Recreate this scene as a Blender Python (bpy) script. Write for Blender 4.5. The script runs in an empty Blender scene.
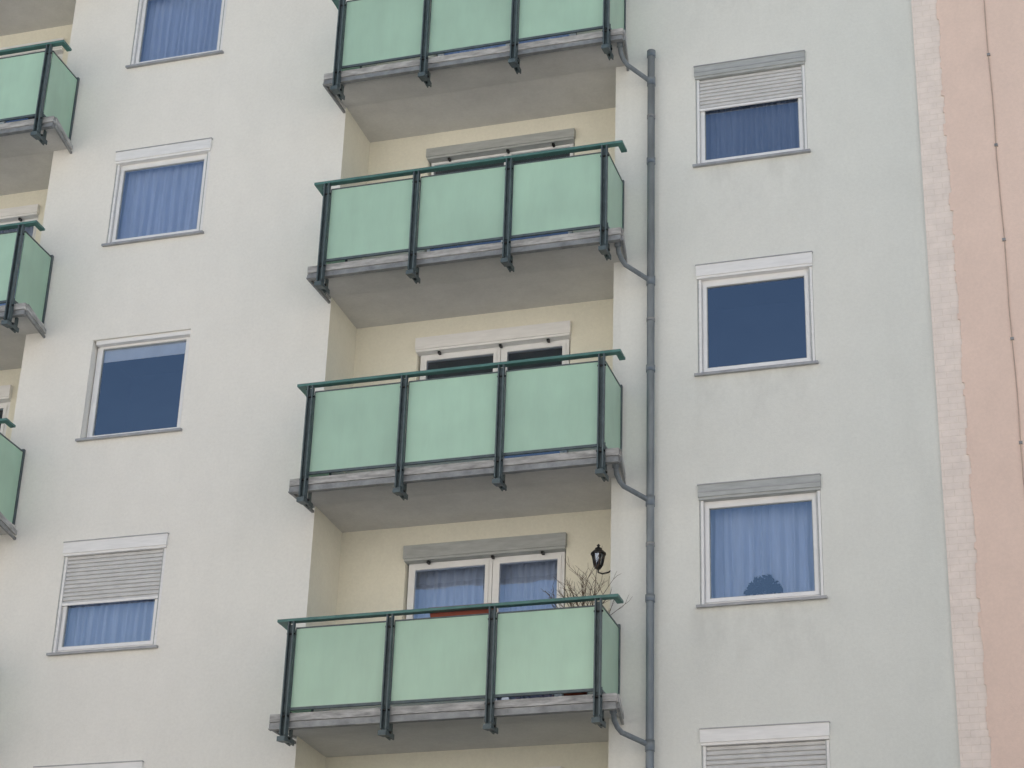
import bpy, math, random
from mathutils import Vector, Matrix
random.seed(7)
Z0=16.36; H=2.8
sc=bpy.context.scene
# ------------------------------------------------------------------ materials
def newmat(name):
    m=bpy.data.materials.new(name); m.use_nodes=True
    nt=m.node_tree; nt.nodes.clear()
    out=nt.nodes.new('ShaderNodeOutputMaterial')
    return m,nt,out
class N:
    def __init__(s,nt): s.nt=nt
    def n(s,t,**k):
        x=s.nt.nodes.new(t)
        for a,b in k.items(): setattr(x,a,b)
        return x
    def l(s,a,b): s.nt.links.new(a,b)
    def val(s,x,inp):
        if isinstance(x,(int,float)): inp.default_value=x
        elif isinstance(x,tuple): inp.default_value=x
        else: s.l(x,inp)
    def math(s,op,a,b=0.0,clamp=False):
        x=s.n('ShaderNodeMath',operation=op,use_clamp=clamp); s.val(a,x.inputs[0]); s.val(b,x.inputs[1]); return x.outputs[0]
    def noise(s,vec,scale,detail=3,rough=.55,sv=None):
        if sv:
            mp=s.n('ShaderNodeMapping'); mp.inputs['Scale'].default_value=sv; s.l(vec,mp.inputs['Vector']); vec=mp.outputs[0]
        x=s.n('ShaderNodeTexNoise'); s.l(vec,x.inputs['Vector']); x.inputs['Scale'].default_value=scale
        x.inputs['Detail'].default_value=detail; x.inputs['Roughness'].default_value=rough
        return x.outputs['Fac']
    def rng(s,v,a,b,c=0.0,d=1.0,smooth=False):
        x=s.n('ShaderNodeMapRange'); x.clamp=True
        if smooth: x.interpolation_type='SMOOTHSTEP'
        s.val(v,x.inputs[0])
        for i,q in enumerate((a,b,c,d)): x.inputs[1+i].default_value=q
        return x.outputs[0]
    def mix(s,f,a,b,bt='MIX'):
        x=s.n('ShaderNodeMix',data_type='RGBA',blend_type=bt)
        s.val(f,x.inputs[0]); s.val(a,x.inputs[6]); s.val(b,x.inputs[7]); return x.outputs[2]
    def pos(s): return s.n('ShaderNodeTexCoord').outputs['Object']
    def princ(s,out,col,rough=.7,metal=0,spec=.3,normal=None):
        p=s.n('ShaderNodeBsdfPrincipled'); s.val(col,p.inputs['Base Color']); s.val(rough,p.inputs['Roughness'])
        p.inputs['Metallic'].default_value=metal; p.inputs['Specular IOR Level'].default_value=spec
        if normal is not None: s.l(normal,p.inputs['Normal'])
        s.l(p.outputs[0],out.inputs[0]); return p
    def diff(s,out,col,normal=None):
        p=s.n('ShaderNodeBsdfDiffuse'); s.val(col,p.inputs[0]); p.inputs[1].default_value=.5
        if normal is not None: s.l(normal,p.inputs['Normal'])
        s.l(p.outputs[0],out.inputs[0]); return p
    def bump(s,h,strength,dist):
        b=s.n('ShaderNodeBump'); b.inputs['Strength'].default_value=strength; b.inputs['Distance'].default_value=dist
        s.l(h,b.inputs['Height']); return b.outputs[0]
def C(r,g,b): return (r,g,b,1.0)

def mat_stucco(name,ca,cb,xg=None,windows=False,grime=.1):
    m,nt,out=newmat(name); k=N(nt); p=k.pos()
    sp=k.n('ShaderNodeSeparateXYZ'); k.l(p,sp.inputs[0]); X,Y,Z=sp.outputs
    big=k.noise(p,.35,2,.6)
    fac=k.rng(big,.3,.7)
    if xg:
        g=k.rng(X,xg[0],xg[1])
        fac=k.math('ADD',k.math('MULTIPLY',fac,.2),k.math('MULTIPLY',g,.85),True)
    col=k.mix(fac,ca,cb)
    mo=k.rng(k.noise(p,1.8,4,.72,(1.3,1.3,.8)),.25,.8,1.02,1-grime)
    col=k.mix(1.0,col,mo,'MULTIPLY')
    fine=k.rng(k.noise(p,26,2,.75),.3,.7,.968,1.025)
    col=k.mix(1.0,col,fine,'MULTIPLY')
    if windows:
        zl=k.math('MULTIPLY',k.math('FRACT',k.math('DIVIDE',k.math('SUBTRACT',Z0+28.0,Z),H)),H)
        under=k.math('MULTIPLY',k.rng(zl,1.40,1.43),k.rng(zl,1.45,2.5,1,0))
        r1=k.math('MULTIPLY',k.rng(X,.3,.55),k.rng(X,1.85,2.15,1,0))
        ns=k.rng(k.noise(p,1.0,3,.7,(3,3,1.4)),.42,.7)
        msk=k.math('MULTIPLY',k.math('MULTIPLY',under,r1),ns)
        d1=k.math('MULTIPLY',k.rng(X,-.40,-.3,1,0),k.rng(X,-.6,-.5))
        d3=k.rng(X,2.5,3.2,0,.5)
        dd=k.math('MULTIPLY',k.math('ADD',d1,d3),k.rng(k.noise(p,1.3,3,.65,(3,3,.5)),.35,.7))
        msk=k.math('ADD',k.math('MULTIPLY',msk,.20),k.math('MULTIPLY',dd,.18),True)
        col=k.mix(msk,col,C(.32,.32,.30))
    b=k.bump(k.noise(p,70,1,.75),.22,.006)
    k.diff(out,col,b)
    return m
def mat_plain(name,col,rough=.5,metal=0,spec=.4,var=.12,scale=6,sv=None,bump=0):
    m,nt,out=newmat(name); k=N(nt); p=k.pos()
    v=k.rng(k.noise(p,scale,3,.65,sv),.3,.72,1-var,1+var*.4)
    c=k.mix(1.0,col,v,'MULTIPLY')
    nm=k.bump(k.noise(p,90,1,.6),bump,.003) if bump else None
    if rough>=.85: k.diff(out,c,nm)
    else: k.princ(out,c,rough,metal,spec,nm)
    return m
M={}
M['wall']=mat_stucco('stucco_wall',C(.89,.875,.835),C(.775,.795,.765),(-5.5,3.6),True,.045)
M['recess']=mat_stucco('stucco_loggia',C(.89,.865,.755),C(.86,.835,.73),None,False,.05)
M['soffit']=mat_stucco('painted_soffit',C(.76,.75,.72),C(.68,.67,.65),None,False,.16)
M['peach']=mat_stucco('stucco_peach',C(.89,.73,.645),C(.86,.70,.62),None,False,.07)
M['slab']=mat_plain('concrete_slab_edge',C(.56,.56,.555),.85,0,.2,.5,4,(1,1,5),.3)
M['channel']=mat_plain('zinc_channel',C(.32,.33,.335),.5,.2,.4,.35,7)
M['steel']=mat_plain('painted_steel_grey_green',C(.11,.145,.155),.45,0,.4,.3,12)
M['rail']=mat_plain('handrail_green',C(.10,.225,.205),.4,0,.4,.2,9)
M['white']=mat_plain('window_frame_white',C(.88,.88,.88),.35,0,.4,.06,5)
M['boxw']=mat_plain('shutter_box_white',C(.89,.885,.88),.4,0,.4,.08,4,(1,1,6))
M['boxg']=mat_plain('shutter_box_grey',C(.47,.49,.485),.5,0,.4,.18,4,(1,1,6))
M['slat']=mat_plain('shutter_slat',C(.66,.66,.66),.5,0,.3,.12,6)
M['sill']=mat_plain('sill_metal',C(.42,.425,.44),.4,.2,.4,.2,7)
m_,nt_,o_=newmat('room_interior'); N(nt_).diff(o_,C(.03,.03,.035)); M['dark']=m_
M['pipe']=mat_plain('drain_pipe_grey',C(.23,.265,.295),.45,.1,.4,.25,8,(1,1,.3))
M['cable']=mat_plain('cable_sheath',C(.58,.45,.38),.6,0,.3,.2,8)
M['black']=mat_plain('black_iron',C(.015,.015,.016),.4,0,.5,.2,10)
M['terra']=mat_plain('terracotta_plastic',C(.30,.075,.045),.6,0,.3,.2,10)
M['twig']=mat_plain('bare_twigs',C(.13,.09,.065),.9,0,.1,.3,20)
M['leaf']=mat_plain('leaf_dark',C(.02,.03,.028),.7,0,.2,.4,20)
M['blindw']=mat_plain('fabric_blind',C(.85,.86,.86),.9,0,.1,.08,5)
M['paving']=mat_plain('pavement',C(.42,.41,.40),.9,0,.2,.2,3)
M['asphalt']=mat_plain('asphalt',C(.08,.08,.08),.9,0,.2,.25,8)
M['ground']=mat_plain('ground',C(.36,.35,.33),.95,0,.1,.25,.6)
M['kerb']=mat_plain('kerb_stone',C(.36,.35,.33),.85,0,.2,.2,4)
M['paint']=mat_plain('road_paint',C(.75,.75,.73),.7,0,.2,.2,9)
M['roof']=mat_plain('roof_sheet',C(.2,.2,.2),.6,.2,.3,.2,2)
M['cream']=mat_plain('cream_render',C(.91,.89,.85),.9,0,.1,.03,1)
M['curtain']=mat_plain('net_curtain',C(.72,.78,.90),.95,0,.05,.1,20,(1,1,.1))
M['curtaind']=mat_plain('net_curtain_dark',C(.34,.37,.45),.95,0,.05,.1,20,(1,1,.1))  # darker blue-grey net curtain, a colour of its own
def mat_glass(name,refl=.29,tint=(.86,.91,.98)):
    m,nt,out=newmat(name); k=N(nt); p=k.pos()
    t=k.n('ShaderNodeBsdfTransparent'); t.inputs[0].default_value=C(*tint)
    g=k.n('ShaderNodeBsdfGlossy'); g.inputs['Roughness'].default_value=.015; g.inputs[0].default_value=C(.70,.81,1)
    k.l(k.bump(k.noise(p,1.6,2,.5),.3,.02),g.inputs['Normal'])
    fr=k.n('ShaderNodeFresnel'); fr.inputs[0].default_value=1.5
    f=k.math('ADD',fr.outputs[0],refl-.05,True)
    mx=k.n('ShaderNodeMixShader'); k.l(f,mx.inputs[0]); k.l(t.outputs[0],mx.inputs[1]); k.l(g.outputs[0],mx.inputs[2]); k.l(mx.outputs[0],out.inputs[0]); return m
M['glass']=mat_glass('window_glass')
def mat_panel():
    m,nt,out=newmat('milky_green_glass'); k=N(nt); p=k.pos()
    v=k.rng(k.noise(p,.8,3,.6),.28,.72,.88,1.05)
    v2=k.rng(k.noise(p,2.2,4,.7,(2.5,2.5,.5)),.35,.8,1.0,.93)
    oi=k.n('ShaderNodeObjectInfo'); v3=k.rng(oi.outputs['Random'],0,1,.93,1.04)
    c=k.mix(1.0,k.mix(1.0,k.mix(1.0,C(.61,.86,.685),v,'MULTIPLY'),v2,'MULTIPLY'),v3,'MULTIPLY')
    pr=k.princ(out,c,.16,0,.65,k.bump(k.noise(p,1.1,2,.5),.25,.03))
    tr=k.n('ShaderNodeBsdfTranslucent'); k.l(c,tr.inputs[0])
    mx=k.n('ShaderNodeMixShader'); mx.inputs[0].default_value=.22
    k.l(pr.outputs[0],mx.inputs[1]); k.l(tr.outputs[0],mx.inputs[2]); k.l(mx.outputs[0],out.inputs[0]); return m
M['panel']=mat_panel()
def mat_brick():
    m,nt,out=newmat('painted_brick_quoin'); k=N(nt); p=k.pos()
    mp=k.n('ShaderNodeMapping'); mp.inputs['Rotation'].default_value=(math.radians(90),0,0); k.l(p,mp.inputs[0])
    b=k.n('ShaderNodeTexBrick'); k.l(mp.outputs[0],b.inputs[0]); b.inputs['Scale'].default_value=1.0
    b.inputs['Brick Width'].default_value=.19; b.inputs['Row Height'].default_value=.078; b.inputs['Mortar Size'].default_value=.006
    b.inputs['Mortar Smooth'].default_value=.6
    b.inputs['Color1'].default_value=C(.90,.82,.77); b.inputs['Color2'].default_value=C(.89,.81,.76); b.inputs['Mortar'].default_value=C(.84,.76,.70)
    v=k.rng(k.noise(p,5,3,.7),.3,.75,1.03,.9)
    c=k.mix(1.0,b.outputs['Color'],v,'MULTIPLY')
    h=k.math('SUBTRACT',k.math('MULTIPLY',k.noise(p,25,2,.6),.9),k.math('MULTIPLY',b.outputs['Fac'],.7))
    k.diff(out,c,k.bump(h,.4,.008)); return m
M['brick']=mat_brick()

# ------------------------------------------------------------------ mesh builder
class MB:
    def __init__(s): s.v=[];s.f=[];s.m=[];s.mats=[];s.sm=[]
    def mi(s,n):
        if n not in s.mats: s.mats.append(n)
        return s.mats.index(n)
    def face(s,pts,mat,smooth=False):
        b=len(s.v); s.v+= [tuple(p) for p in pts]; s.f.append(tuple(range(b,b+len(pts)))); s.m.append(s.mi(mat)); s.sm.append(smooth)
    def hexa(s,p,mat):
        b=len(s.v); s.v+=[tuple(q) for q in p]; i=s.mi(mat)
        for q in ((3,2,1,0),(4,5,6,7),(0,1,5,4),(1,2,6,5),(2,3,7,6),(3,0,4,7)):
            s.f.append(tuple(b+j for j in q)); s.m.append(i); s.sm.append(False)
    def box(s,x1,x2,y1,y2,z1,z2,mat):
        s.hexa([(x1,y1,z1),(x2,y1,z1),(x2,y2,z1),(x1,y2,z1),(x1,y1,z2),(x2,y1,z2),(x2,y2,z2),(x1,y2,z2)],mat)
    def tube(s,pts,rad,mat,n=10,cap=True):
        pts=[Vector(p) for p in pts]; 
        if not isinstance(rad,(list,tuple)): rad=[rad]*len(pts)
        rings=[]; i0=s.mi(mat)
        for i,p in enumerate(pts):
            if i==0: d=pts[1]-p
            elif i==len(pts)-1: d=p-pts[i-1]
            else: d=(pts[i+1]-p).normalized()+(p-pts[i-1]).normalized()
            d.normalize(); a=Vector((0,0,1)) if abs(d.z)<.9 else Vector((1,0,0))
            if i and abs(d.dot(ref))<.98: a=ref
            u=d.cross(a).normalized(); w=d.cross(u); ref=a
            b=len(s.v)
            for j in range(n):
                t=2*math.pi*j/n; s.v.append(tuple(p+rad[i]*(math.cos(t)*u+math.sin(t)*w)))
            rings.append(b)
        for a,b in zip(rings,rings[1:]):
            for j in range(n):
                s.f.append((a+j,a+(j+1)%n,b+(j+1)%n,b+j)); s.m.append(i0); s.sm.append(True)
        if cap:
            s.f.append(tuple(rings[0]+j for j in range(n))); s.m.append(i0); s.sm.append(False)
            s.f.append(tuple(rings[-1]+j for j in reversed(range(n)))); s.m.append(i0); s.sm.append(False)
    def lathe(s,cx,cy,prof,mat,n=12,rot=0):
        i0=s.mi(mat); rings=[]
        for r,z in prof:
            b=len(s.v)
            for j in range(n):
                t=2*math.pi*j/n+rot; s.v.append((cx+r*math.cos(t),cy+r*math.sin(t),z))
            rings.append(b)
        for a,b in zip(rings,rings[1:]):
            for j in range(n): s.f.append((a+j,a+(j+1)%n,b+(j+1)%n,b+j)); s.m.append(i0); s.sm.append(n>8)
    def build(s,name,parent=None,fixn=True):
        me=bpy.data.meshes.new(name); me.from_pydata(s.v,[],s.f)
        for n in s.mats: me.materials.append(M[n])
        for i,p in enumerate(me.polygons): p.material_index=s.m[i]; p.use_smooth=s.sm[i]
        me.update()
        ob=bpy.data.objects.new(name,me); sc.collection.objects.link(ob)
        if parent: ob.parent=parent
        return ob
def empty(name,loc=(0,0,0)):
    e=bpy.data.objects.new(name,None); sc.collection.objects.link(e); return e

# ------------------------------------------------------------------ main wall
XR=(0.5345,1.8862); XL=(-7.3578,-5.9847); XQ=(-4.0958,-.478); XQL=(-11.97,-8.35)
ZB=-1.4074; D=.876; XE=3.203; XE2=3.50; XLEFT=-14.5
ROWS=range(-1,5)
TOP=Z0+H+1.3
holes=[]
for k in ROWS:
    zt=Z0-H*k
    holes+=[(XR[0],XR[1],zt+ZB,zt),(XL[0],XL[1],zt+ZB,zt)]
    zf=zt+.30-H
    holes+=[(XQ[0],XQ[1],zf,zt+.206),(XQL[0],XQL[1],zf,zt+.206)]
xs=sorted({XLEFT,XE,*[h[0] for h in holes],*[h[1] for h in holes]})
zs=sorted({0.0,TOP,*[h[2] for h in holes],*[h[3] for h in holes]})
bld=empty('apartment_building')
w=MB()
for i in range(len(xs)-1):
    for j in range(len(zs)-1):
        cx=(xs[i]+xs[i+1])/2; cz=(zs[j]+zs[j+1])/2
        if any(h[0]<cx<h[1] and h[2]<cz<h[3] for h in holes): continue
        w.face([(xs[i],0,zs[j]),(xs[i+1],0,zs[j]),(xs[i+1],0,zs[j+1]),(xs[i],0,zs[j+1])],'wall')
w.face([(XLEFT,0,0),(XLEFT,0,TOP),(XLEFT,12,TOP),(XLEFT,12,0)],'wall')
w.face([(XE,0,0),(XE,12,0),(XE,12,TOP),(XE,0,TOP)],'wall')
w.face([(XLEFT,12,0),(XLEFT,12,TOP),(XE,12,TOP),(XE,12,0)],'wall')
w.build('facade_walls',bld)
r=MB(); r.box(XLEFT-.1,XE-.02,-.12,12.1,TOP,TOP+.18,'roof'); r.build('roof',bld)
for col,(xa,xb) in (('m',XQ),('l',XQL)):
    q=MB()
    for k in ROWS:
        zt=Z0-H*k; zc=zt+.206; zf=zt+.30-H
        q.face([(xa,0,zf),(xa,D,zf),(xa,D,zc),(xa,0,zc)],'recess')
        q.face([(xb,0,zf),(xb,0,zc),(xb,D,zc),(xb,D,zf)],'recess')
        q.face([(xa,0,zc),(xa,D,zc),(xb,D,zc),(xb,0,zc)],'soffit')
        q.face([(xa,0,zf),(xb,0,zf),(xb,D,zf),(xa,D,zf)],'slab')
        off=xa-XQ[0]; wx1,wx2=(-3.25+off if col=='m' else -3.25-7.75),(-1.25+off if col=='m' else -1.25-7.75)
        wt=zt-.07; wb=zf+.05
        for (a,b,c,d) in ((xa,wx1,zf,zc),(wx2,xb,zf,zc),(wx1,wx2,wt,zc),(wx1,wx2,zf,wb)):
            q.face([(a,D,c),(b,D,c),(b,D,d),(a,D,d)],'recess')
        # small weatherproof socket on the loggia side wall
        q.box(xa+.001,xa+.035,.42,.50,zf+1.15,zf+1.24,'boxw')
    q.build('loggia_walls',bld)

# ------------------------------------------------------------------ windows
def pleats(mb,x1,x2,y,z1,z2,mat,per=.095,amp=.028,rs=0):
    rnd=random.Random(rs); ph=0
    n=int((x2-x1)/.010); i0=mb.mi(mat); b=len(mb.v); p=per; am2=1
    NZ=5
    offs=[]
    for i in range(n+1):
        ph+=2*math.pi*(1/n)*(x2-x1)/p
        if rnd.random()<.06: p=per*rnd.uniform(.65,1.6)
        am2+=(rnd.uniform(.5,1.5)-am2)*.08
        offs.append((math.sin(ph)+.35*math.sin(2.3*ph+1))*amp*am2)
    for j in range(NZ+1):
        t=j/NZ; am=.6+.5*t
        for i in range(n+1):
            xx=x1+(x2-x1)*i/n
            mb.v.append((xx+.006*math.sin(i*.13+j),y+offs[i]*am,z2+(z1-z2)*t))
    for j in range(NZ):
        for i in range(n):
            a=b+j*(n+1)+i; mb.f.append((a,a+n+1,a+n+2,a+1)); mb.m.append(i0); mb.sm.append(True)
def slats(mb,x1,x2,y,z1,z2,mat,pitch=.052):
    z=z2; 
    while z>z1+.005:
        zb=max(z-pitch,z1)
        prof=[(y+.006,z-.001),(y-.004,z-.2*pitch),(y-.006,z-.5*pitch),(y-.003,z-.78*pitch),(y+.014,z-.86*pitch),(y+.016,zb+.0015),(y+.010,zb)]
        for a,b in zip(prof,prof[1:]):
            mb.face([(x1,a[0],a[1]),(x1,b[0],b[1]),(x2,b[0],b[1]),(x2,a[0],a[1])],mat)
        z-=pitch
    mb.box(x1,x2,y-.008,y+.014,z1-.03,z1-.001,'boxw')
def frame(mb,x1,x2,z1,z2,y1,y2,t,mat,tb=None):
    tb=tb or t
    mb.box(x1,x1+t,y1,y2,z1,z2,mat); mb.box(x2-t,x2,y1,y2,z1,z2,mat)
    mb.box(x1+t,x2-t,y1,y2,z2-t,z2,mat); mb.box(x1+t,x2-t,y1,y2,z1,z1+tb,mat)
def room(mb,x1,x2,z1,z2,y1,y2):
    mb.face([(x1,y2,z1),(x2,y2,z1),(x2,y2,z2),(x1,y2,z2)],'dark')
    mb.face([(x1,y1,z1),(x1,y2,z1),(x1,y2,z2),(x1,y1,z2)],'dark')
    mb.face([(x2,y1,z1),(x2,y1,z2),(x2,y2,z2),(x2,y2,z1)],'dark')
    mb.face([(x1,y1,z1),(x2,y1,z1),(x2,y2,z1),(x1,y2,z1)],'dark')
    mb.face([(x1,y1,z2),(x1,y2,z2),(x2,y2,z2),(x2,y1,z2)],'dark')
def shutter_box(mb,x1,x2,y0,zt,h,style,proj=.035):
    m='boxw' if style=='white' else 'boxg'
    mb.box(x1-.008,x2+.008,y0-proj,y0+.10,zt-h+.03,zt+.006,m)
    mb.box(x1-.002,x2+.002,y0-proj+.012,y0+.10,zt-h,zt-h+.03,m)
    mb.box(x1-.014,x2+.014,y0-proj-.008,y0+.10,zt+.006,zt+.018,'sill')
    if style=='grey': mb.box(x1-.008,x2+.008,y0-proj-.004,y0-proj+.01,zt-h*.5,zt-h*.5+.012,'sill')
def window(x1,x2,zt,zb,y0=0,box='white',shut=0,inside='curtain',seed=0,blind=0,wall='wall'):
    mb=MB(); dp=.15
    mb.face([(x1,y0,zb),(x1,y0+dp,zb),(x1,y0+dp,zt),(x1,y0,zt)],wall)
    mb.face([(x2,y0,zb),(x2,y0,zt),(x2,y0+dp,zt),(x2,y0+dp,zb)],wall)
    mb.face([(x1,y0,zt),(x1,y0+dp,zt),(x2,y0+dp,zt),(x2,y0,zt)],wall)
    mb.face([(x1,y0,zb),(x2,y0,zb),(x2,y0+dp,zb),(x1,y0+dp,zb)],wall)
    if box=='none':
        fy=y0+.12; ft=zt-.005; rl=0.035
        mb.box(x1+rl,x2-.003,y0+.03,fy-.002,zt-.06,zt-.004,'boxw')
    else:
        bh=.165; fy=y0+.055; ft=zt-bh; rl=.045
        shutter_box(mb,x1,x2,y0,zt,bh,box)
        for a,b in ((x1+.004,x1+rl),(x2-rl,x2-.004)):
            mb.box(a,b,y0+.004,y0+.05,zb+.02,zt-bh-.002,'boxw' if box=='white' else 'white')
            mb.box(a+.002,a+.012,y0-.001,y0+.01,zb+.025,zt-bh-.002,'boxg')
    fx1,fx2=x1+.006,x2-.006
    frame(mb,fx1+.012,fx2-.012,zb+.012,ft,fy,fy+.07,.050,'white')
    sx1,sx2=fx1+.052,fx2-.052
    frame(mb,sx1,sx2,zb+.053,ft-.040,fy-.014,fy+.05,.042,'white')
    g1,g2,gb,gt=sx1+.040,sx2-.040,zb+.093,ft-.080
    frame(mb,g1,g2,gb,gt,fy-.004,fy+.02,.010,'boxg')
    mb.face([(g1,fy+.012,gb),(g2,fy+.012,gb),(g2,fy+.012,gt),(g1,fy+.012,gt)],'glass')
    room(mb,x1,x2,zb,zt,y0+dp+.001,y0+1.1)
    if inside=='curtain': pleats(mb,x1+.02,x2-.02,y0+.21,zb+.02,zt-.1,'curtain',.11,.036,seed)
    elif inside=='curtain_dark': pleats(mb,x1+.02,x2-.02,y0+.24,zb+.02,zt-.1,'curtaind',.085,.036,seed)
    elif inside=='drape':
        pleats(mb,x1+.02,x2-.02,y0+.30,zb+.02,zt-.1,'curtain',.16,.045,seed)
    if blind:
        mb.face([(g1-.01,fy+.05,gt-blind),(g2+.01,fy+.05,gt-blind),(g2+.01,fy+.05,gt),(g1-.01,fy+.05,gt)],'blindw')
    if shut:
        slats(mb,x1+rl+.001,x2-rl-.001,y0+.022,max(zt-bh-shut,zb+.03),zt-bh-.002,'slat')
    mb.hexa([(x1-.035,y0-.055,zb-.028),(x2+.035,y0-.055,zb-.028),(x2+.035,y0+.06,zb-.012),(x1-.035,y0+.06,zb-.012),
             (x1-.035,y0-.055,zb+.002),(x2+.035,y0-.055,zb+.002),(x2+.035,y0+.06,zb+.018),(x1-.035,y0+.06,zb+.018)],'sill')
    return mb.build('window',bld)
cfgR={-1:('white',0,'curtain'),0:('grey',.42,'curtain_dark'),1:('white',0,'dark'),2:('grey',0,'drape'),3:('white',1.1,'curtain'),4:('white',.3,'curtain')}
cfgL={-1:('white',0,'curtain'),0:('white',0,'curtain'),1:('none',0,'dark'),2:('white',.60,'curtain'),3:('white',.1,'curtain'),4:('white',.5,'curtain')}
for k in ROWS:
    zt=Z0-H*k
    b,s_,i_=cfgR[k]; window(XR[0],XR[1],zt,zt+ZB,0,b,s_,i_,k+10)
    b,s_,i_=cfgL[k]; window(XL[0],XL[1],zt,zt+ZB,0,b,s_,i_,k+30,blind=.17 if k==1 else 0)
def loggia_window(dx,k,box,inside):
    mb=MB(); zt=Z0-H*k-.07; zf=Z0-H*k+.35-H; x1,x2=-3.25+dx,-1.25+dx; dp=.16
    mb.face([(x1,D,zf),(x1,D+dp,zf),(x1,D+dp,zt),(x1,D,zt)],'recess')
    mb.face([(x2,D,zf),(x2,D,zt),(x2,D+dp,zt),(x2,D+dp,zf)],'recess')
    mb.face([(x1,D,zt),(x1,D+dp,zt),(x2,D+dp,zt),(x2,D,zt)],'recess')
    m='boxw' if box=='white' else 'boxg'; h=.15 if k==0 else .19
    mb.box(x1-.01,x2+.01,D-.07,D+.1,zt-h+.03,zt+.004,m); mb.box(x1,x2,D-.055,D+.1,zt-h,zt-h+.03,m)
    ft=zt-h-.002; xm=-2.165+dx; sillz=zt-1.55; fw=.025 if k==0 else .05
    for a,b,zb in ((x1+.03,xm-.004,sillz),(xm+.004,x2-.03,zf+.01)):
        frame(mb,a,b,zb,ft,D+.05,D+.12,fw,'white'); frame(mb,a+fw*.8,b-fw*.8,zb+fw*.8,ft-fw*.8,D+.036,D+.10,fw*.9,'white')
        g1,g2,gb,gt=a+fw*1.6,b-fw*1.6,zb+fw*1.6,ft-fw*1.6
        mb.face([(g1,D+.06,gb),(g2,D+.06,gb),(g2,D+.06,gt),(g1,D+.06,gt)],'glass')
    mb.box(x1,xm-.006,D+.001,D+.14,zf,sillz-.002,'recess')
    for xx in (x1+.28,xm+.0,x2-.3): mb.box(xx,xx+.03,D-.03,D+.03,ft-.03,ft,'black')
    room(mb,x1,x2,zf,zt,D+dp+.001,D+1.3)
    if inside=='curtain': pleats(mb,x1+.02,x2-.02,D+.30,zf,zt-.1,'curtain',.11,.04,k*7+3)
    mb.build('loggia_window',bld)
lc={-1:('white','curtain'),0:('grey','dark'),1:('white','dark'),2:('grey','curtain'),3:('white','dark'),4:('white','curtain')}
for k in ROWS:
    loggia_window(0,k,*lc[k]); loggia_window(-7.75,k,'white','dark' if k%2 else 'curtain')

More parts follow.
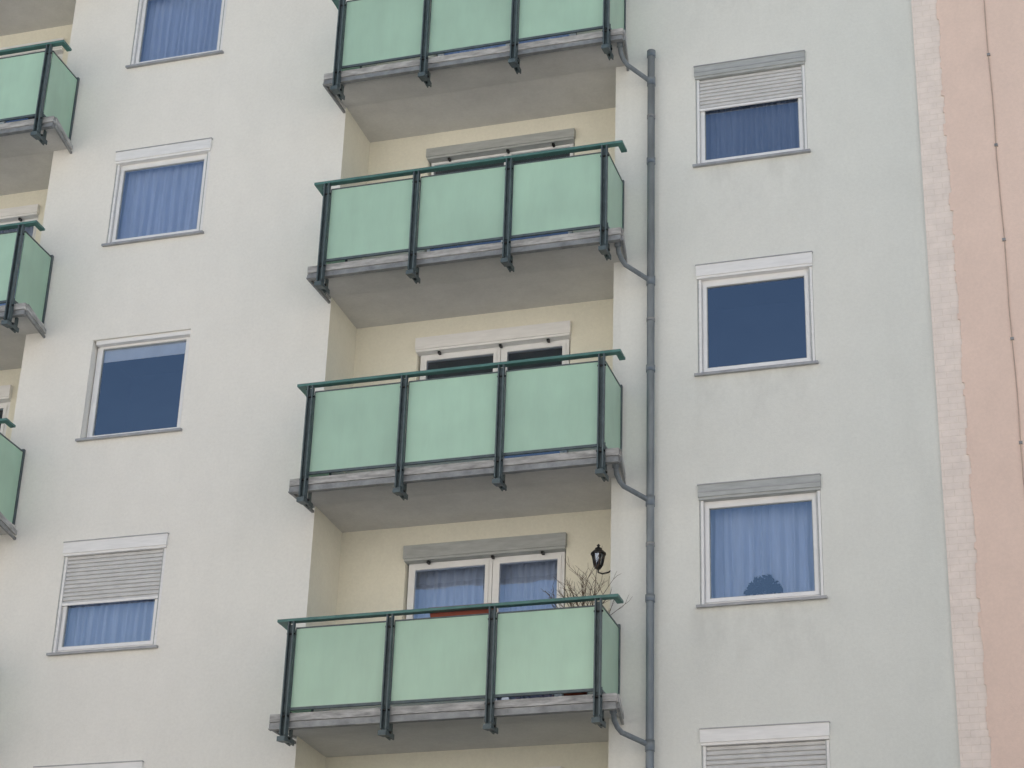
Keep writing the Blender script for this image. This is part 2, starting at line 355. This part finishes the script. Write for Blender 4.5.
# ------------------------------------------------------------------ balconies
PX=[-3.91,-2.745,-1.57,-.39]
DT={1:-.02,2:.02,3:-.09}
def balcony(dx,k):
    e=empty('balcony'); z=Z0-H*k; t=z+(DT.get(k,0) if dx==0 else 0)
    def X(x): return x+dx
    s=MB(); xl,xr=X(-4.10),X(-.21); xl2,xr2=X(-4.10),X(-.21)-.13
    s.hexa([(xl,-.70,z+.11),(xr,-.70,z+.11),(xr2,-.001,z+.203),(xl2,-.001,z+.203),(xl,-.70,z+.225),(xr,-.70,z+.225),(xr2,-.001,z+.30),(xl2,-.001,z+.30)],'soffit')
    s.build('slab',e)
    s=MB()
    s.box(xl-.01,xr+.01,-.745,-.702,z+.15,z+.235,'slab')
    s.box(xl-.003,xr+.003,-.735,-.702,z+.075,z+.144,'channel')
    s.box(xl-.01,xr+.01,-.765,-.70,z+.062,z+.073,'channel')
    for xa,xb,sg in ((xl,xl2,-1),(xr,xr2,1)):
        o1,o2=(.002,.03) if sg>0 else (-.03,-.002)
        def hx(za,zb,m,o1=o1,o2=o2,xa=xa,xb=xb):
            s.hexa([(xa+o1,-.70,za),(xa+o2,-.70,za),(xb+o2,-.003,za+.03),(xb+o1,-.003,za+.03),(xa+o1,-.70,zb),(xa+o2,-.70,zb),(xb+o2,-.003,zb),(xb+o1,-.003,zb)],m)
        hx(z+.15,z+.235,'slab'); hx(z+.085,z+.144,'channel')
    s.build('slab_edge',e)
    p=MB()
    for x in PX:
        x=X(x)
        for o_ in (-.036,.022):
            p.box(x+o_,x+o_+.014,-.835,-.775,z-.02,t+1.355,'steel')
        p.box(x-.021,x+.021,-.792,-.778,z+.24,t+1.33,'steel')
        p.box(x-.045,x+.045,-.775,-.768,z-.03,z+.30,'steel')
        p.box(x-.028,x-.014,-.80,-.55,z-.075,z-.015,'steel'); p.box(x+.014,x+.028,-.80,-.55,z-.075,z-.015,'steel')
        p.hexa([(x-.045,-.86,z-.105),(x+.045,-.86,z-.105),(x+.045,-.70,z-.080),(x-.045,-.70,z-.080),(x-.045,-.86,z-.05),(x+.045,-.86,z-.05),(x+.045,-.70,z-.04),(x-.045,-.70,z-.04)],'steel')
        p.box(x-.012,x+.012,-.62,-.57,z-.07,z+.12,'steel')
        p.tube([(x-.06,-.74,z-.045),(x+.06,-.74,z-.045)],.016,'black',8)
        p.tube([(x-.05,-.80,z+.19),(x+.05,-.80,z+.19)],.013,'black',8)
        p.tube([(x-.05,-.80,t+1.22),(x+.05,-.80,t+1.22)],.012,'black',8)
    for x in (X(-3.93),X(-.37)):
        p.box(x-.018,x+.018,-.05,-.012,z+.30,t+1.33,'steel')
    for i in range(3):
        a,b=X(PX[i])+.04,X(PX[i+1])-.04
        p.box(a,b,-.772,-.748,z+.262,z+.292,'steel'); p.box(a,b,-.772,-.748,t+1.285,t+1.300,'steel')
        p.box(a-.004,a+.008,-.770,-.750,z+.292,t+1.285,'steel'); p.box(b-.008,b+.004,-.770,-.750,z+.292,t+1.285,'steel')
    for x in (X(-3.93),X(-.37)):
        p.box(x-.012,x+.012,-.745,-.055,z+.262,z+.292,'steel'); p.box(x-.012,x+.012,-.745,-.055,t+1.285,t+1.302,'steel')
    p.build('posts_and_brackets',e)
    for i in range(3):
        g=MB(); a,b=X(PX[i])+.048,X(PX[i+1])-.048
        g.box(a,b,-.766,-.754,z+.292,t+1.284,'panel'); g.build('glass_panel',e)
    g=MB()
    for x in (X(-3.93),X(-.37)):
        g.box(x-.006,x+.006,-.735,-.055,z+.292,t+1.284,'panel')
    g.build('side_glass_panels',e)
    h=MB()
    h.box(X(-4.08),X(-.17),-.825,-.745,t+1.358,t+1.390,'rail')
    h.box(X(-4.08),X(-4.01),-.742,-.50,t+1.360,t+1.388,'rail'); h.box(X(-.24),X(-.17),-.742,-.60,t+1.360,t+1.388,'rail')
    h.build('handrail',e)
    return e
for k in ROWS: balcony(0,k)
for k in ROWS: balcony(-7.75,k)

# ------------------------------------------------------------------ drain pipe
dpipe=empty('drain_pipe'); m=MB()
m.tube([(0,-.1,.1),(0,-.1,Z0+.27)],.045,'pipe',16)
m.tube([(0,-.1,Z0+.20),(0,-.1,Z0+.29)],.054,'pipe',16)
for k in range(0,6):
    zz=Z0-H*k
    m.tube([(0,-.1,zz-.22),(0,-.1,zz-.10)],.053,'pipe',16); m.tube([(0,-.1,zz-1.35),(0,-.1,zz-1.27)],.054,'pipe',16)
    m.box(-.012,.012,-.10,.0,zz-.7,zz-.66,'channel'); m.tube([(0,-.1,zz-.70),(0,-.1,zz-.66)],.051,'channel',16)
    m.tube([(-.27,-.62,zz+.10),(-.27,-.56,zz+.0),(-.25,-.50,zz-.06),(-.22,-.44,zz-.10),(-.08,-.2,zz-.13),(-.04,-.13,zz-.14),(0,-.1,zz-.17)],.029,'pipe',12)
    m.tube([(-.27,-.625,zz+.13),(-.27,-.60,zz+.06)],.040,'pipe',12)
m.build('downpipe_with_branches',dpipe)

# ------------------------------------------------------------------ neighbour
nb=empty('neighbouring_building')
b=MB(); b.box(XE+.001,XE2+.12,-.03,11.9,0,TOP+.6,'brick'); b.build('brick_quoin',nb)
b=MB(); n=int((TOP+.6)/.078); pts=[]; rnd=random.Random(3); off=0
for i in range(n+1):
    zz=i*.078; 
    if rnd.random()<.6: off=rnd.choice([0,.012,-.012,.016])
    o2=off+rnd.uniform(-.008,.008)
    pts+=[(XE2+o2,zz+.006),(XE2+o2+rnd.uniform(-.006,.006),zz+.07)]
for (xa,za),(xb,zb_) in zip(pts,pts[1:]):
    b.face([(xa,-.045,za),(14,-.045,za),(14,-.045,zb_),(xb,-.045,zb_)],'peach')
    b.face([(xa,-.031,za),(xa,-.045,za),(xb,-.045,zb_),(xb,-.031,zb_)],'peach')
b.face([(14,-.045,0),(14,12,0),(14,12,TOP+.6),(14,-.045,TOP+.6)],'peach')
b.build('rendered_wall',nb)
b=MB(); b.box(XE,14.1,-.2,12.1,TOP+.6,TOP+.8,'roof'); b.build('roof',nb)
lc_=MB(); cx=4.06
lp=[(cx+.006*math.sin(i*1.7),-.055,i*.5) for i in range(int((TOP+.6)/.5)+1)]
lc_.tube(lp,.006,'cable',6)
for i in range(0,16): lc_.box(cx-.018,cx+.018,-.07,-.044,.9+i*1.25,.93+i*1.25,'channel')
lc_.build('lightning_conductor')

# ------------------------------------------------------------------ building on the other side of the street
ob=empty('opposite_building'); q=MB(); OY=-24.5; OT=18.0
nx=34; xw=[-60+i*3.4 for i in range(nx+1)]
for i in range(nx):
    a,b_=xw[i],xw[i+1]
    for f in range(6):
        z1,z2=f*3.0,(f+1)*3.0; wa,wb_=a+1.15,b_-1.15; za,zb_=z1+.95,z1+2.35
        for (p1,p2,p3,p4) in ((a,wa,z1,z2),(wb_,b_,z1,z2),(wa,wb_,z1,za),(wa,wb_,zb_,z2)):
            q.face([(p2,OY,p3),(p1,OY,p3),(p1,OY,p4),(p2,OY,p4)],'cream')
        for s1,s2 in (((wa,za),(wa,zb_)),((wb_,zb_),(wb_,za)),((wa,zb_),(wb_,zb_)),((wb_,za),(wa,za))):
            q.face([(s1[0],OY,s1[1]),(s2[0],OY,s2[1]),(s2[0],OY-.15,s2[1]),(s1[0],OY-.15,s1[1])],'cream')
        q.face([(wb_,OY-.15,za),(wa,OY-.15,za),(wa,OY-.15,zb_),(wb_,OY-.15,zb_)],'dark')
        q.box(wa,wa+.07,OY-.148,OY-.08,za,zb_,'white'); q.box(wb_-.07,wb_,OY-.148,OY-.08,za,zb_,'white')
        q.box((wa+wb_)/2-.05,(wa+wb_)/2+.05,OY-.148,OY-.08,za,zb_,'white')
q.face([(xw[0],OY,0),(xw[0],OY-11,0),(xw[0],OY-11,OT),(xw[0],OY,OT)],'cream')
q.face([(xw[-1],OY,0),(xw[-1],OY,OT),(xw[-1],OY-11,OT),(xw[-1],OY-11,0)],'cream')
q.face([(xw[0],OY-11,0),(xw[-1],OY-11,0),(xw[-1],OY-11,OT),(xw[0],OY-11,OT)],'cream')
q.box(xw[0]-.2,xw[-1]+.2,OY-11.2,OY+.2,OT,OT+.2,'roof')
q.build('facade_and_windows',ob)

# ------------------------------------------------------------------ lantern
ln_=empty('wall_lantern'); m=MB(); lx,ly=-.66,.15; lz=Z0-2*H-.80
m.lathe(lx,ly,[(0.0,lz-.03),(.03,lz-.02),(.045,lz),(.05,lz+.012),(.045,lz+.02)],'black',6)
m.lathe(lx,ly,[(.042,lz+.02),(.068,lz+.15)],'glass',6)
for j in range(6):
    t=math.pi/3*j; m.tube([(lx+.044*math.cos(t),ly+.044*math.sin(t),lz+.015),(lx+.071*math.cos(t),ly+.071*math.sin(t),lz+.155)],.012,'black',5)
m.lathe(lx,ly,[(.05,lz+.148),(.09,lz+.155),(.085,lz+.17),(.05,lz+.205),(.034,lz+.212),(.042,lz+.225),(.016,lz+.24),(.011,lz+.25),(.020,lz+.262),(.0,lz+.285)],'black',12)
m.lathe(lx,ly,[(.0,lz+.02),(.02,lz+.03),(.026,lz+.08),(.0,lz+.11)],'black',8)
m.tube([(lx,ly,lz-.02),(lx,ly,lz-.06),(lx+.05,ly,lz-.08),(lx+.12,ly,lz-.07),(-.48,ly,lz-.03)],.010,'black',6)
m.box(-.492,-.479,ly-.03,ly+.03,lz-.10,lz+.04,'black')
m.build('lantern_body',ln_)
pl=empty('planter_box'); m=MB(); zz=Z0-3*H-.10
m.hexa([(-2.30,-.70,zz+1.22),(-1.66,-.70,zz+1.22),(-1.66,-.54,zz+1.22),(-2.30,-.54,zz+1.22),(-2.33,-.71,zz+1.42),(-1.63,-.71,zz+1.42),(-1.63,-.52,zz+1.42),(-2.33,-.52,zz+1.42)],'terra')
m.box(-2.345,-1.615,-.715,-.505,zz+1.415,zz+1.445,'terra')
m.box(-2.2,-2.18,-.73,-.69,zz+1.2,zz+1.3,'black'); m.box(-1.8,-1.78,-.73,-.69,zz+1.2,zz+1.3,'black')
m.build('planter_trough',pl)
sh=empty('bare_shrub'); m=MB(); rnd=random.Random(11)
zf=Z0-3*H+.30
m.lathe(-.75,-.38,[(.0,zf+.005),(.12,zf+.005),(.16,zf+.28),(.17,zf+.30),(.15,zf+.30),(.14,zf+.26),(0,zf+.26)],'terra',14)
def grow(p,d,r,L,dep):
    q=p+d*L*.5+Vector((rnd.uniform(-1,1),rnd.uniform(-1,1),rnd.uniform(-.5,1)))*L*.08; e=q+(d+Vector((rnd.uniform(-.3,.3),rnd.uniform(-.3,.3),rnd.uniform(-.1,.2)))).normalized()*L*.5
    m.tube([p,q,e],[r,r*.8,r*.6],'twig',4,False)
    if dep>0:
        for s_,o_ in ((q,1),(e,2)):
            for _ in range(rnd.choice((1,2))):
                nd=(d+Vector((rnd.uniform(-1,1),rnd.uniform(-.6,.6),rnd.uniform(-.3,.6)))*.8).normalized()
                grow(s_,nd,r*.65,L*rnd.uniform(.45,.65),dep-1)
for i in range(9):
    grow(Vector((-.68+rnd.uniform(-.05,.05),-.38,zf+.26)),Vector((rnd.uniform(-.2,.2),rnd.uniform(-.2,.2),1)).normalized(),.008,.64,3)
m.build('shrub_branches',sh)
pp=empty('potted_plant'); m=MB(); zz=Z0-2*H+ZB
m.lathe(1.2,.20,[(0,zz+.02),(.05,zz+.02),(.07,zz+.12),(.06,zz+.12),(0,zz+.11)],'terra',12)
rnd=random.Random(5)
for i in range(420):
    a=rnd.uniform(0,6.28); rr=rnd.random()**.5; 
    c=Vector((1.2+.21*rr*math.cos(a),.20+.05*math.sin(a)*rr,zz+.17+.20*(1-rr*rr)*rnd.random()+.03*rnd.random()))
    u=Vector((rnd.uniform(-1,1),rnd.uniform(-1,1),rnd.uniform(-1,1))).normalized(); v=u.cross(Vector((rnd.uniform(-1,1),rnd.uniform(-1,1),rnd.uniform(-1,1)))).normalized()
    m.face([c-u*.035,c+v*.018,c+u*.035,c-v*.018],'leaf')
m.build('pot_and_leaves',pp)

# ------------------------------------------------------------------ ground
g=MB(); g.face([(-600,-600,0),(600,-600,0),(600,600,0),(-600,600,0)],'ground'); g.build('ground')
g=MB(); g.box(-60,60,-3.2,-.06,-.05,.12,'paving'); g.build('pavement')
g=MB(); g.box(-60,60,-3.35,-3.203,-.05,.125,'kerb'); g.build('kerb')
g=MB(); g.face([(-60,-14,.004),(60,-14,.004),(60,-3.352,.004),(-60,-3.352,.004)],'asphalt')
g.build('road')
g=MB()
for i in range(-20,20): g.face([(i*3.,-8.7,.008),(i*3.+1.5,-8.7,.008),(i*3.+1.5,-8.58,.008),(i*3.,-8.58,.008)],'paint')
g.build('road_markings')
g=MB(); g.box(-60,60,-14.15,-14.002,-.05,.125,'kerb'); g.build('kerb')
g=MB(); g.box(-60,60,-24.47,-14.153,-.05,.12,'paving'); g.build('pavement')

# ------------------------------------------------------------------ light: sun is behind the building, facade in open shade
sd=Vector((.10,.72,.74)).normalized()
el=math.asin(sd.z)
wd=bpy.data.worlds.new('World'); sc.world=wd; wd.use_nodes=True; nt=wd.node_tree; nt.nodes.clear()
sky=nt.nodes.new('ShaderNodeTexSky'); sky.sky_type='NISHITA'; sky.sun_disc=False; sky.sun_elevation=el
sky.sun_rotation=math.atan2(sd.x,sd.y); sky.air_density=1.35; sky.dust_density=3.5; sky.ozone_density=1.1
bg=nt.nodes.new('ShaderNodeBackground'); bg.inputs[1].default_value=.15
wo=nt.nodes.new('ShaderNodeOutputWorld'); nt.links.new(sky.outputs[0],bg.inputs[0]); nt.links.new(bg.outputs[0],wo.inputs[0])
L=bpy.data.lights.new('sun','SUN'); L.energy=5.0; L.angle=math.radians(.5); L.color=(1,.965,.92)
lo=bpy.data.objects.new('sun',L); sc.collection.objects.link(lo); lo.rotation_euler=sd.to_track_quat('Z','Y').to_euler(); lo.location=(10,20,40)
# ------------------------------------------------------------------ camera
cam=bpy.data.cameras.new('camera'); co=bpy.data.objects.new('camera',cam); sc.collection.objects.link(co)
R=Vector((0.95506107,0.29478931,0.0309453)); U=Vector((0.10216951,-0.42540443,0.89921769)); F=Vector((-0.27824403,0.85564615,0.43640569))
mw=Matrix(((R.x,U.x,-F.x,5.1152),(R.y,U.y,-F.y,-20.9631),(R.z,U.z,-F.z,-14.7577+Z0),(0,0,0,1)))
co.matrix_world=mw
cam.sensor_width=36; cam.lens=2079.5835*36/1024; cam.clip_end=2000; cam.clip_start=.1
sc.camera=co
sc.view_settings.view_transform='Standard'; sc.view_settings.look='None'; sc.view_settings.exposure=0
